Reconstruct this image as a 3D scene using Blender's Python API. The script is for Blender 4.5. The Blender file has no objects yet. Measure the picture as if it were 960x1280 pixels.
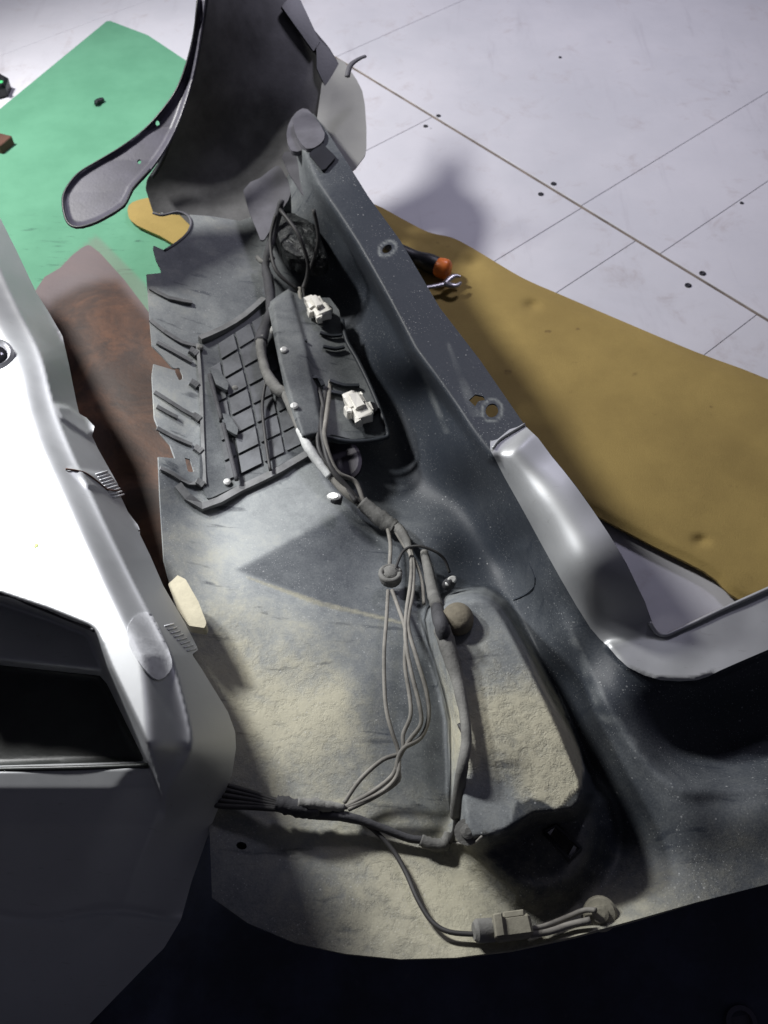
import bpy, math, random
import numpy as np
random.seed(4); rng = np.random.default_rng(4)
C = bpy.context.scene

# ------------------------------------------------------------------ camera
CAM_H = 1.35; TH = math.radians(36.0); FPX = 1150.0     # FPX: focal length in photo pixels (photo 960 x 1280)
cam_d = bpy.data.cameras.new('camera'); cam = bpy.data.objects.new('camera', cam_d); C.collection.objects.link(cam)
cam.location = (0, 0, CAM_H); cam.rotation_euler = (TH, 0, 0)
cam_d.sensor_fit = 'VERTICAL'; cam_d.sensor_height = 24.0; cam_d.lens = 24.0 * FPX / 1280.0
cam_d.clip_start = 0.02; cam_d.clip_end = 60
cam_d.dof.use_dof = True; cam_d.dof.focus_distance = 1.28; cam_d.dof.aperture_fstop = 4.5
C.camera = cam

# ------------------------------------------------------------------ light
w = bpy.data.worlds.new('World'); C.world = w; w.use_nodes = True
w.node_tree.nodes['Background'].inputs[0].default_value = (0.50, 0.50, 0.66, 1)
w.node_tree.nodes['Background'].inputs[1].default_value = 0.065
def aim(o, tgt):
    import mathutils
    o.rotation_euler = (mathutils.Vector(tgt) - o.location).to_track_quat('-Z', 'Y').to_euler()
def lamp(name, kind, loc, tgt, power, color, size=0.05, **k):
    d = bpy.data.lights.new(name, kind); d.energy = power; d.color = color
    if kind == 'AREA': d.shape = 'DISK'; d.size = size
    else: d.shadow_soft_size = size
    for a, b in k.items(): setattr(d, a, b)
    o = bpy.data.objects.new(name, d); o.location = loc; C.collection.objects.link(o); aim(o, tgt); return o
lamp('work_lamp', 'SPOT', (-1.34, 2.02, 1.58), (-0.10, 1.40, 0.0), 200, (1.0, 0.99, 0.96), 0.13, spot_size=math.radians(132), spot_blend=0.8)
lamp('silver_bumper_fill', 'SPOT', (-0.80, 1.15, 0.84), (-0.40, 0.74, 0.33), 46, (0.97, 0.98, 1.0), 0.05, spot_size=math.radians(74), spot_blend=0.8)  # added spot that burns out the silver bumper's top, source unseen
lamp('ceiling_fill', 'SPOT', (1.0, 3.6, 2.9), (0.10, 2.40, 0), 175, (0.84, 0.81, 1.0), 0.35, spot_size=math.radians(74), spot_blend=1.0)  # unseen overhead fill, cone narrowed to stay off the silver bumper
C.view_settings.view_transform = 'Standard'; C.view_settings.look = 'None'
C.view_settings.exposure = 0.0; C.view_settings.gamma = 1.0; C.view_settings.use_curve_mapping = False

# ------------------------------------------------------------------ pixel ray helpers (photo pixel + height -> world point)
Fw = np.array([0, math.sin(TH), -math.cos(TH)]); Up = np.array([0, math.cos(TH), math.sin(TH)]); Rt = np.array([1.0, 0, 0])
O = np.array([0, 0, CAM_H])
def P(px, py, z=0.0):
    px = np.asarray(px, float); py = np.asarray(py, float); z = np.asarray(z, float)
    d = Fw + ((px - 480) / FPX)[..., None] * Rt - ((py - 640) / FPX)[..., None] * Up
    return O + d * ((CAM_H - z) / (-d[..., 2]))[..., None]
def mpp(p):                                                     # metres per photo pixel at a world point
    return float(np.dot(np.asarray(p) - O, Fw)) / FPX

def sdf(px, py, poly):
    """signed distance in pixels, negative inside; also nearest boundary point"""
    poly = np.asarray(poly, float); n = len(poly)
    best = np.full(px.shape, 1e18); nx = np.zeros(px.shape); ny = np.zeros(px.shape); ins = np.zeros(px.shape, bool)
    for i in range(n):
        ax, ay = poly[i]; bx, by = poly[(i + 1) % n]
        ex, ey = bx - ax, by - ay; L = ex * ex + ey * ey + 1e-12
        t = np.clip(((px - ax) * ex + (py - ay) * ey) / L, 0, 1)
        qx, qy = ax + t * ex, ay + t * ey
        d = (px - qx) ** 2 + (py - qy) ** 2
        m = d < best; best = np.where(m, d, best); nx = np.where(m, qx, nx); ny = np.where(m, qy, ny)
        c = ((ay > py) != (by > py))
        with np.errstate(divide='ignore', invalid='ignore'):
            xi = (bx - ax) * (py - ay) / (by - ay if by != ay else 1e-9) + ax
        ins ^= c & (px < xi)
    d = np.sqrt(best)
    return np.where(ins, -d, d), nx, ny
def smooth(poly, k=3, closed=True):
    """Catmull-Rom through the points"""
    p = np.asarray(poly, float); n = len(p); out = []
    rngi = range(n) if closed else range(n - 1)
    for i in rngi:
        if closed: a, b, c, d = p[(i - 1) % n], p[i], p[(i + 1) % n], p[(i + 2) % n]
        else: a, b, c, d = p[max(i - 1, 0)], p[i], p[i + 1], p[min(i + 2, n - 1)]
        for j in range(k):
            t = j / k
            out.append(0.5 * ((2 * b) + (-a + c) * t + (2 * a - 5 * b + 4 * c - d) * t * t + (-a + 3 * b - 3 * c + d) * t ** 3))
    if not closed: out.append(p[-1])
    return np.array(out)
def sstep(x): x = np.clip(x, 0, 1); return x * x * (3 - 2 * x)
def pm(px, py, poly, soft, grow=0.0):
    """1 inside poly, fading to 0 over `soft` pixels outward from the edge"""
    s, _, _ = sdf(px, py, poly)
    return sstep(1 - (s - grow) / soft)

class RBF:
    def __init__(s, pts, scale=100.0, c=0.3, lam=0.012):
        s.e = c * c
        a = np.array(pts, float); s.c = a[:, :2] / scale; s.k = scale
        D = np.sqrt(((s.c[:, None] - s.c[None]) ** 2).sum(-1) + s.e)
        n = len(a); A = np.zeros((n + 3, n + 3)); A[:n, :n] = D - np.eye(n) * lam; A[:n, n] = 1; A[:n, n + 1:] = s.c
        A[n, :n] = 1; A[n + 1:, :n] = s.c.T
        s.w = np.linalg.lstsq(A, np.r_[a[:, 2], 0, 0, 0], rcond=None)[0]
    def __call__(s, px, py):
        px = np.asarray(px, float); py = np.asarray(py, float); sh = px.shape
        q = np.stack([px.ravel(), py.ravel()], 1) / s.k; n = len(s.c); out = np.empty(len(q))
        for i in range(0, len(q), 20000):
            r = q[i:i + 20000]
            D = np.sqrt(((r[:, None] - s.c[None]) ** 2).sum(-1) + s.e)
            out[i:i + 20000] = D @ s.w[:n] + s.w[n] + r @ s.w[n + 1:]
        return out.reshape(sh)

def vnoise(px, py, cell, seed=0):
    r = np.random.default_rng(seed).random((64, 64))
    x = np.asarray(px, float) / cell + 1000; y = np.asarray(py, float) / cell + 1000
    xi = np.floor(x).astype(int); yi = np.floor(y).astype(int); fx = sstep(x - xi); fy = sstep(y - yi)
    g = lambda i, j: r[i % 64, j % 64]
    return (g(xi, yi) * (1 - fx) + g(xi + 1, yi) * fx) * (1 - fy) + (g(xi, yi + 1) * (1 - fx) + g(xi + 1, yi + 1) * fx) * fy

# ------------------------------------------------------------------ object helpers
def link(name, me, mat, parent=None, **props):
    o = bpy.data.objects.new(name, me); C.collection.objects.link(o)
    if mat is not None and len(me.materials) == 0: me.materials.append(mat)
    if parent is not None: o.parent = parent; o.matrix_parent_inverse = parent.matrix_world.inverted()
    for k, v in props.items(): o[k] = v
    return o
def thing(name, label, cat, loc, group=None):
    o = bpy.data.objects.new(name, None); C.collection.objects.link(o); o.location = [float(v) for v in loc]
    o.empty_display_size = 0.05; o['label'] = label; o['category'] = cat
    if group: o['group'] = group
    bpy.context.view_layer.update(); return o
def mesh(name, V, F, smooth_=True):
    me = bpy.data.meshes.new(name); me.from_pydata([tuple(map(float, v)) for v in V], [], [tuple(map(int, f)) for f in F]); me.validate(); me.update()
    if smooth_: me.polygons.foreach_set('use_smooth', [True] * len(me.polygons))
    return me
def sheet_mesh(name, outline, zf, step=4.0, thick=0.003, holes=(), mask=None, both=True):
    """heightfield sheet with true thickness, over an outline of photo pixels; heights from zf(px,py)"""
    ol = np.asarray(outline, float)
    x0, y0 = ol.min(0) - step; x1, y1 = ol.max(0) + step
    xs = np.arange(x0, x1 + step, step); ys = np.arange(y0, y1 + step, step)
    GX, GY = np.meshgrid(xs, ys)
    cx = (GX[:-1, :-1] + GX[1:, 1:]) / 2; cy = (GY[:-1, :-1] + GY[1:, 1:]) / 2
    keep = sdf(cx, cy, ol)[0] < 0
    for h in holes: keep &= sdf(cx, cy, h)[0] > 0
    cnt = np.zeros(GX.shape, int)
    cnt[:-1, :-1] += keep; cnt[1:, :-1] += keep; cnt[:-1, 1:] += keep; cnt[1:, 1:] += keep
    bd = (cnt > 0) & (cnt < 4)
    bx, by = GX[bd], GY[bd]
    s, nx, ny = sdf(bx, by, ol); bestd = np.abs(s)
    for h in holes:
        s2, hx, hy = sdf(bx, by, h); m = np.abs(s2) < bestd
        nx = np.where(m, hx, nx); ny = np.where(m, hy, ny); bestd = np.where(m, np.abs(s2), bestd)
    GX[bd] = nx; GY[bd] = ny
    idx = -np.ones(GX.shape, int); used = cnt > 0; idx[used] = np.arange(used.sum())
    ux, uy = GX[used], GY[used]; z = zf(ux, uy); V = P(ux, uy, z)
    ii, jj = np.nonzero(keep)
    a = idx[ii, jj]; b = idx[ii, jj + 1]; c = idx[ii + 1, jj + 1]; d = idx[ii + 1, jj]
    F = np.stack([a, d, c, b], 1)                    # CCW seen from above
    N = np.zeros_like(V)
    fn = np.cross(V[F[:, 2]] - V[F[:, 0]], V[F[:, 3]] - V[F[:, 1]])
    for k in range(4): np.add.at(N, F[:, k], fn)
    N /= np.linalg.norm(N, axis=1)[:, None] + 1e-12
    n = len(V); B = V - N * thick
    # rim edges
    E = np.concatenate([np.stack([F[:, k], F[:, (k + 1) % 4]], 1) for k in range(4)])
    key = E[:, 0] * n + E[:, 1]; rev = E[:, 1] * n + E[:, 0]
    rim = E[~np.isin(key, rev)]
    rv = np.unique(rim); rmap = {int(v): i for i, v in enumerate(rv)}; m = len(rv)
    VV = np.concatenate([V, B, V[rv], B[rv]])
    FF = [tuple(f) for f in F] + [tuple(f[::-1] + n) for f in F]
    for u, v in rim: FF.append((2 * n + rmap[int(v)], 2 * n + rmap[int(u)], 2 * n + m + rmap[int(u)], 2 * n + m + rmap[int(v)]))
    me = bpy.data.meshes.new(name); me.from_pydata(VV.tolist(), [], FF); me.update()
    me.polygons.foreach_set('use_smooth', [True] * len(me.polygons))
    if mask is not None:
        at = me.color_attributes.new('wear_shade', 'FLOAT_COLOR', 'POINT')
        M = np.clip(mask(ux, uy), 0, 1); M4 = np.c_[M, np.ones(len(M))]
        at.data.foreach_set('color', np.concatenate([M4, M4, M4[rv], M4[rv]]).astype(np.float32).ravel())
    return me
def sheet(name, outline, zf, mat, parent=None, **k):
    props = {a: k.pop(a) for a in list(k) if a in ('label', 'category', 'kind', 'group')}
    return link(name, sheet_mesh(name, outline, zf, **k), mat, parent, **props)
def tube_mesh(name, pts, rad, sides=8, flat=1.0, k=5, spline=True, wob=0.0):
    pts = np.asarray(pts, float); rad = np.broadcast_to(np.asarray(rad, float), (len(pts),))
    q = np.c_[pts, rad]
    if spline and len(q) > 2: q = smooth(q, k, closed=False)
    p, r = q[:, :3], np.maximum(q[:, 3], 1e-4)
    T = np.gradient(p, axis=0); T /= np.linalg.norm(T, axis=1)[:, None] + 1e-12
    up = np.array([0, 0, 1.0]); V = []; F = []
    for i in range(len(p)):
        s = np.cross(T[i], up); s /= np.linalg.norm(s) + 1e-9; u = np.cross(s, T[i])
        for j in range(sides):
            a = 2 * math.pi * (j + 0.5) / sides; rr = r[i] * (1 + wob * (rng.random() - .5))
            V.append(p[i] + s * math.cos(a) * rr + u * math.sin(a) * rr * flat)
    m = len(p)
    for i in range(m - 1):
        for j in range(sides):
            a = i * sides + j; b = i * sides + (j + 1) % sides
            F.append((a, b, b + sides, a + sides))
    F.append(tuple(range(sides))[::-1]); F.append(tuple((m - 1) * sides + j for j in range(sides)))
    me = mesh(name, V, F)
    if sides <= 4: me.polygons.foreach_set('use_smooth', [False] * len(me.polygons))
    return me
def tube(name, pts, rad, mat, parent=None, **k):
    props = {a: k.pop(a) for a in list(k) if a in ('label', 'category', 'kind', 'group')}
    return link(name, tube_mesh(name, pts, rad, **k), mat, parent, **props)
def frame(n, fwd=(0, 1, 0)):
    n = np.asarray(n, float); n = n / np.linalg.norm(n); f = np.asarray(fwd, float); x = f - n * np.dot(f, n); x /= np.linalg.norm(x) + 1e-9
    return x, np.cross(n, x), n
def lathe_mesh(name, prof, c, n, sides=16, sx=1.0, sy=1.0, fwd=(0, 1, 0), sharp=True, hexa=False):
    """profile [(r,h)...] turned about axis n at c; each band has own verts for crisp steps"""
    X, Y, N = frame(n, fwd); V = []; F = []; c = np.asarray(c, float)
    def ring(r, h): return [c + X * (math.cos(2 * math.pi * j / sides) * r * sx) + Y * (math.sin(2 * math.pi * j / sides) * r * sy) + N * h for j in range(sides)]
    if sharp:
        for (r0, h0), (r1, h1) in zip(prof[:-1], prof[1:]):
            b = len(V); V += ring(r0, h0) + ring(r1, h1)
            for j in range(sides): F.append((b + j, b + (j + 1) % sides, b + sides + (j + 1) % sides, b + sides + j))
    else:
        for r, h in prof: V += ring(r, h)
        for i in range(len(prof) - 1):
            for j in range(sides): a = i * sides + j; b_ = i * sides + (j + 1) % sides; F.append((a, b_, b_ + sides, a + sides))
    b = len(V); V += ring(*prof[-1]); F.append(tuple(range(b, b + sides)))
    me = mesh(name, V, F)
    if hexa: me.polygons.foreach_set('use_smooth', [False] * len(me.polygons))
    return me
def lathe(name, prof, c, n, mat, parent=None, **k):
    props = {a: k.pop(a) for a in list(k) if a in ('label', 'category', 'kind', 'group')}
    return link(name, lathe_mesh(name, prof, c, n, **k), mat, parent, **props)
def box_mesh(name, boxes, bev=0.15):
    """boxes: (centre, X, Y, Z half vectors); chamfered boxes"""
    V = []; F = []
    for c, X, Y, Z in boxes:
        c, X, Y, Z = [np.asarray(v, float) for v in (c, X, Y, Z)]
        lx, ly, lz = [np.linalg.norm(v) for v in (X, Y, Z)]; b = bev * min(lx, ly, lz)
        fx, fy, fz = 1 - b / lx, 1 - b / ly, 1 - b / lz; base = len(V); idm = {}
        for sx in (-1, 1):
            for sy in (-1, 1):
                for sz in (-1, 1):
                    for ax, (a, b2, c2) in enumerate(((1, fy, fz), (fx, 1, fz), (fx, fy, 1))):
                        idm[(sx, sy, sz, ax)] = len(V); V.append(c + X * sx * a + Y * sy * b2 + Z * sz * c2)
        g = idm
        for s in (-1, 1):
            q = [(-1, -1), (1, -1), (1, 1), (-1, 1)]
            f = [g[(s, a, b3, 0)] for a, b3 in q]; F.append(f if s > 0 else f[::-1])
            f = [g[(a, s, b3, 1)] for a, b3 in q]; F.append(f[::-1] if s > 0 else f)
            f = [g[(a, b3, s, 2)] for a, b3 in q]; F.append(f if s > 0 else f[::-1])
        for s in (-1, 1):
            for t in (-1, 1):
                F.append([g[(s, t, -1, 0)], g[(s, t, 1, 0)], g[(s, t, 1, 1)], g[(s, t, -1, 1)]])
                F.append([g[(s, -1, t, 0)], g[(s, 1, t, 0)], g[(s, 1, t, 2)], g[(s, -1, t, 2)]])
                F.append([g[(-1, s, t, 1)], g[(1, s, t, 1)], g[(1, s, t, 2)], g[(-1, s, t, 2)]])
                for u in (-1, 1): F.append([g[(s, t, u, 0)], g[(s, t, u, 1)], g[(s, t, u, 2)]])
    me = mesh(name, V, F, False)
    import bmesh
    bm = bmesh.new(); bm.from_mesh(me); bmesh.ops.recalc_face_normals(bm, faces=bm.faces); bm.to_mesh(me); bm.free()
    return me

# ------------------------------------------------------------------ materials
def lin(c): return tuple(((v / 255) / 12.92 if v / 255 <= .04045 else ((v / 255 + .055) / 1.055) ** 2.4) for v in c)
class NT:
    def __init__(s, name):
        s.m = bpy.data.materials.new(name); s.m.use_nodes = True; s.t = s.m.node_tree; s.N = s.t.nodes; s.b = s.N['Principled BSDF']
        s.co = s.N.new('ShaderNodeTexCoord').outputs['Object']
        g = s.N.new('ShaderNodeNewGeometry'); s.pos = g.outputs['Position']
    def put(s, v, sock):
        if hasattr(v, 'is_output'): s.t.links.new(v, sock)
        elif isinstance(v, tuple): sock.default_value = v if len(v) == 4 else (*v, 1)
        else: sock.default_value = v
    def noise(s, sc, det=4, rough=.6, dist=0.0, vec=None):
        n = s.N.new('ShaderNodeTexNoise'); n.inputs['Scale'].default_value = sc; n.inputs['Detail'].default_value = det
        n.inputs['Roughness'].default_value = rough; n.inputs['Distortion'].default_value = dist; s.t.links.new(vec or s.pos, n.inputs['Vector']); return n.outputs['Fac']
    def voro(s, sc, feat='F1', vec=None):
        n = s.N.new('ShaderNodeTexVoronoi'); n.feature = feat; n.inputs['Scale'].default_value = sc; s.t.links.new(vec or s.pos, n.inputs['Vector']); return n.outputs['Distance']
    def ramp(s, v, a, b, lo=0.0, hi=1.0):
        n = s.N.new('ShaderNodeMapRange'); n.interpolation_type = 'SMOOTHSTEP'; s.put(v, n.inputs[0])
        for i, q in enumerate((a, b, lo, hi)): n.inputs[1 + i].default_value = q
        return n.outputs[0]
    def math(s, op, a, b=0.0):
        n = s.N.new('ShaderNodeMath'); n.operation = op; s.put(a, n.inputs[0]); s.put(b, n.inputs[1]); return n.outputs[0]
    def mix(s, f, a, b):
        n = s.N.new('ShaderNodeMix'); n.data_type = 'RGBA'; s.put(f, n.inputs[0]); s.put(a, n.inputs[6]); s.put(b, n.inputs[7]); return n.outputs[2]
    def attr(s):
        n = s.N.new('ShaderNodeVertexColor'); n.layer_name = 'wear_shade'; q = s.N.new('ShaderNodeSeparateColor'); s.t.links.new(n.outputs[0], q.inputs[0]); return q.outputs
    def mapping(s, scale=(1, 1, 1), rot=(0, 0, 0)):
        n = s.N.new('ShaderNodeMapping'); n.inputs['Scale'].default_value = scale; n.inputs['Rotation'].default_value = rot; s.t.links.new(s.pos, n.inputs['Vector']); return n.outputs[0]
    def bump(s, h, strength=.3, dist=.002, prev=None):
        n = s.N.new('ShaderNodeBump'); n.inputs['Strength'].default_value = strength; n.inputs['Distance'].default_value = dist; s.put(h, n.inputs['Height'])
        if prev is not None: s.t.links.new(prev, n.inputs['Normal'])
        return n.outputs[0]
    def done(s, col, rough=.5, metal=0.0, nrm=None, spec=.5, **k):
        s.put(col, s.b.inputs['Base Color']); s.put(rough, s.b.inputs['Roughness']); s.put(metal, s.b.inputs['Metallic']); s.put(spec, s.b.inputs['Specular IOR Level'])
        if nrm is not None: s.t.links.new(nrm, s.b.inputs['Normal'])
        for a, v in k.items(): s.put(v, s.b.inputs[a.replace('_', ' ')])
        return s.m
M = {}
# dusty black plastic: R = dust amount with some shade painted in, G = how tan (clay) the dust is, B = crust thickness
def dusty(name, base, extra=0.0, speck=1.0, rough=.52):
    t = NT(name); r, g, b = t.attr()[:3]
    n1 = t.noise(7, 8, .68, .5); n2 = t.noise(48, 6, .72, .3); n3 = t.noise(350, 3, .6); n4 = t.noise(16, 6, .7, .9)
    wob = t.math('ADD', t.math('MULTIPLY', t.math('SUBTRACT', n1, .5), 1.15), t.math('MULTIPLY', t.math('SUBTRACT', n2, .5), .6))
    wob = t.math('ADD', wob, t.math('MULTIPLY', t.math('SUBTRACT', n4, .5), .7))
    amt = t.math('ADD', r, t.math('MULTIPLY', wob, t.math('ADD', t.math('MULTIPLY', r, .75), .08)))
    wipe = t.math('MULTIPLY', t.ramp(t.noise(11, 4, .5, .4, t.mapping((1, 5, 1), (0, 0, .5))), .62, .72), .45)      # wiped streaks
    amt = t.math('SUBTRACT', amt, t.math('MULTIPLY', wipe, r))
    amt = t.ramp(t.math('ADD', amt, t.math('MULTIPLY', t.math('SUBTRACT', n3, .5), .25)), 0.0, 1.0)
    tan = t.ramp(t.math('ADD', g, t.math('MULTIPLY', wob, .9)), .15, .85)
    dcol = t.mix(tan, (*lin((164, 168, 168)), 1), (*lin((176, 173, 155)), 1))
    col = t.mix(amt, (*base, 1), dcol)
    # white specks
    v = t.voro(95); sp = t.math('MULTIPLY', t.ramp(v, .16, .07), t.ramp(t.noise(25, 3), .47, .62))
    v2 = t.voro(240); sp2 = t.math('MULTIPLY', t.ramp(v2, .2, .1), t.ramp(t.noise(17, 2), .38, .6))
    s_ = t.math('MULTIPLY', t.math('MAXIMUM', sp, sp2), .42 * speck)
    col = t.mix(s_, col, (.55, .56, .56, 1))
    clump = t.ramp(t.math('ADD', t.noise(55, 7, .72, .2), t.math('MULTIPLY', t.math('SUBTRACT', tan, .5), .25)), .36, .70)
    crust = t.math('MULTIPLY', t.math('ADD', clump, t.math('MULTIPLY', t.noise(170, 5, .7), .5)), b)
    col = t.mix(t.math('MULTIPLY', t.math('MULTIPLY', clump, b), .30), col, (*lin((200, 192, 163)), 1))
    nm = t.bump(crust, .55, .004); nm = t.bump(n3, .22, .0012, nm)
    return t.done(col, t.ramp(amt, 0, .7, rough, .9), 0, nm, .32)
M['shell'] = dusty('dusty_plastic', (.026, .032, .043))
M['bracket'] = dusty('dusty_bracket_plastic', (.024, .028, .034), speck=.3)
def plain(name, col, rough=.5, metal=0.0, bump=.15, sc=200, var=.3, spec=.5, **k):
    t = NT(name); n = t.noise(sc, 4); n2 = t.noise(14, 5, .65)
    c = t.mix(t.ramp(n2, .3, .7), tuple(v * (1 - var) for v in col), tuple(min(1, v * (1 + var * .6)) for v in col))
    return t.done(c, rough, metal, t.bump(n, bump, .0012), spec, **k)
M['dark'] = plain('black_plastic', (.012, .013, .018), .45)
M['wing'] = plain('weathered_inner_plastic', (.105, .104, .108), .62, var=.35, bump=.3)
M['wing_edge'] = plain('grey_violet_plastic', (.06, .056, .082), .45, var=.25)
M['tab'] = plain('pale_dusty_plastic', (.11, .108, .125), .65)
M['pad'] = plain('dusty_panel_cell', (.105, .110, .118), .7, var=.45, bump=.3)
M['rib'] = plain('dusty_rib_plastic', (.16, .163, .165), .7, var=.4)
M['wire'] = plain('dusty_wire', (.20, .19, .17), .75, var=.5, sc=400)
M['wire_dark'] = plain('dark_wire', (.035, .034, .034), .6, var=.5, sc=400)
M['tape'] = plain('dusty_cloth_tape', (.17, .168, .158), .85, var=.5, bump=.7, sc=260)
M['tape_dark'] = plain('dark_cloth_tape', (.05, .05, .055), .8, var=.5, bump=.7, sc=260)
M['tape_white'] = plain('pale_tape', (.55, .56, .55), .6, var=.35, bump=.5)
M['white'] = plain('white_connector_plastic', (.78, .76, .70), .5, var=.12)
M['dusted'] = plain('clay_dusted_plastic', (.27, .255, .20), .85, var=.4, bump=.5)
M['clip'] = plain('bright_clip', (.62, .62, .60), .35, .2, var=.2)
M['grommet'] = plain('clay_brown_rubber', (.17, .15, .11), .85, var=.4, bump=.6)
M['foamtab'] = plain('cream_foam', (.50, .46, .34), .85, var=.15, bump=.5)
M['steel'] = plain('tool_steel', (.45, .44, .46), .35, .9)
M['orange'] = plain('orange_plastic', (.95, .22, .04), .4)
M['rust'] = plain('rusty_piece', (.10, .045, .03), .8)
t = NT('crinkled_black_sack'); n = t.noise(38, 5, .6, 1.2)
M['sack'] = t.done(t.mix(t.ramp(n, .35, .75), (.006, .007, .008, 1), (.022, .026, .026, 1)), .48, 0, t.bump(n, .8, .012), .4)
t = NT('silver_paint'); fl = t.voro(1500); n = t.noise(7, 4); sc = t.ramp(t.noise(60, 2, .5, 0, t.mapping((1, 6, 1), (0, 0, .7))), .66, .75)
c = t.mix(t.ramp(n, .3, .7), (.42, .43, .44, 1), (.48, .49, .50, 1)); c = t.mix(t.math('MULTIPLY', sc, .25), c, (.22, .21, .2, 1))
M['silver'] = t.done(c, t.ramp(n, .3, .7, .46, .56), .5, t.bump(fl, .05, .0004), .5, Coat_Weight=.04, Coat_Roughness=.12)
t = NT('navy_plastic'); n = t.noise(6, 5, .65); n2 = t.noise(300, 3); d = t.ramp(t.noise(40, 6, .75), .58, .75)
c = t.mix(t.math('MULTIPLY', d, .25), t.mix(t.ramp(n, .35, .7), (.018, .022, .042, 1), (.045, .053, .10, 1)), (.12, .12, .13, 1))
M['navy'] = t.done(c, .5, 0, t.bump(n2, .2, .001), .4)
t = NT('yellow_foam_felt'); n = t.noise(5, 6, .6); n2 = t.noise(500, 3, .7); n3 = t.ramp(t.noise(22, 3, .5), .70, .78)
c = t.mix(t.ramp(n, .3, .72), (.33, .24, .085, 1), (.43, .315, .11, 1)); c = t.mix(t.math('MULTIPLY', n3, .6), c, (.13, .08, .04, 1)); c = t.mix(t.ramp(n2, .3, .9, 0, .35), c, (.2, .13, .05, 1))
M['foam'] = t.done(c, .9, 0, t.bump(n2, .4, .003), .2)
t = NT('green_rubber_mat'); n = t.noise(400, 3, .7); n2 = t.noise(6, 5, .65)
st = t.ramp(t.noise(9, 5, .7, .3, t.mapping((1.2, 7, 1), (0, 0, -.55))), .56, .72); r, g, b = t.attr()[:3]
c = t.mix(t.ramp(n2, .3, .7), (.10, .28, .175, 1), (.125, .33, .21, 1)); c = t.mix(t.math('MULTIPLY', st, r), c, (.045, .12, .085, 1)); c = t.mix(t.ramp(g, 0, 1, 0, .5), c, (.2, .18, .16, 1))
M['green'] = t.done(c, .7, 0, t.bump(n, .25, .0015), .3)
t = NT('stained_brown_board'); n = t.noise(7, 7, .7, .8); n2 = t.noise(30, 6, .75); r, g, b = t.attr()[:3]
c = t.mix(t.ramp(n, .35, .65), (.035, .015, .009, 1), (.12, .05, .024, 1)); c = t.mix(t.ramp(n2, .55, .7, 0, .6), c, (.018, .010, .008, 1))
c = t.mix(t.math('MULTIPLY', r, .85), c, (.17, .14, .145, 1))
M['brown'] = t.done(c, .55, 0, t.bump(n2, .35, .002), .4)
t = NT('pale_floor_panel'); oi = t.N.new('ShaderNodeObjectInfo').outputs['Random']
n = t.noise(1.6, 6, .6); n2 = t.noise(9, 7, .72, .5); n3 = t.noise(60, 5, .7)
st = t.ramp(t.noise(3.0, 6, .7, .4, t.mapping((4.5, .7, 1), (0, 0, .72))), .55, .8)
c = t.mix(t.ramp(n, .3, .7), (.56, .56, .61, 1), (.67, .66, .71, 1)); c = t.mix(t.ramp(n2, .52, .78, 0, .5), c, (.36, .29, .28, 1)); c = t.mix(t.math('MULTIPLY', st, .5), c, (.38, .36, .40, 1))
c = t.mix(t.ramp(oi, 0, 1, 0, .12), c, (.45, .46, .46, 1)); spk = t.ramp(t.voro(7), .03, .012); c = t.mix(t.math('MULTIPLY', spk, .6), c, (.12, .11, .12, 1))
M['floor'] = t.done(c, t.ramp(n2, .3, .7, .42, .62), 0, t.bump(n3, .2, .0012), .4)
M['joint'] = plain('dirty_joint', (.20, .165, .14), .9, var=.4)
t = NT('cloudy_plastic'); n = t.noise(20, 4)
M['cloudy'] = t.done(t.mix(n, (.22, .22, .22, 1), (.30, .30, .29, 1)), .45, 0, t.bump(n, .2, .003), .5)
M['patch'] = t = plain('cloudy_tape_film', (.55, .56, .58), .3, .0, var=.3, bump=.3)
M['recess'] = plain('dark_recess_plastic', (.018, .021, .019), .45, var=.5, bump=.2)
M['lens'] = plain('glossy_black', (.01, .01, .012), .12)
M['ring'] = plain('sensor_ring', (.25, .25, .27), .3, .4)

# ================================================================== FLOOR
A0 = P(450, 90); A1 = P(960, 400); e1 = (A1 - A0) / np.linalg.norm(A1 - A0); e2 = np.array([-e1[1], e1[0], 0])   # e2 points up the photo
fl = thing('floor', '', '', (0, 0, 0)); del fl['label']; del fl['category']; fl['kind'] = 'structure'
sub = mesh('joint_bed', [(-9, -4, -.0025), (9, -4, -.0025), (9, 14, -.0025), (-9, 14, -.0025)], [(0, 1, 2, 3)], False)
link('joint_bed', sub, M['joint'], fl)
def tpar(px, py): return float(np.dot(P(px, py) - A0, e1))
near = [tpar(722, 263), tpar(787, 306), tpar(944, 395)]
bw = .52
near = [near[0] - 2 * bw, near[0] - bw] + near + [near[2] + bw * k for k in (1, 2, 3, 4)] ; near = [near[0] - bw * k for k in (6, 5, 4, 3, 2, 1)] + near
far = [tpar(440, 62) - .0, tpar(722, 260), tpar(830, 314)]
far = [far[0] - bw * k for k in (6, 5, 4, 3, 2, 1)] + far + [far[2] + bw * k for k in (1, 2, 3, 4)]
gap = .0013
def panel(s0, s1, t0, t1):
    bx = []
    c = A0 + e1 * (s0 + s1) / 2 + e2 * (t0 + t1) / 2; c = np.array([c[0], c[1], -.004])
    return link('floor_panel', box_mesh('floor_panel', [(c, e1 * ((s1 - s0) / 2 - gap / 2), e2 * ((t1 - t0) / 2 - gap / 2), (0, 0, .004))], .2), M['floor'], fl)
for lst, bands in ((near, [(-2.4, -1.2), (-1.2, 0)]), (far, [(0, 2.44), (2.44, 4.88), (4.88, 7.3)])):
    for a, b in zip(lst[:-1], lst[1:]):
        for t0, t1 in bands: panel(a, b, t0 + (.0040 if t0 == 0 else 0), t1 - (.0040 if t1 == 0 else 0))
scr = None
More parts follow.
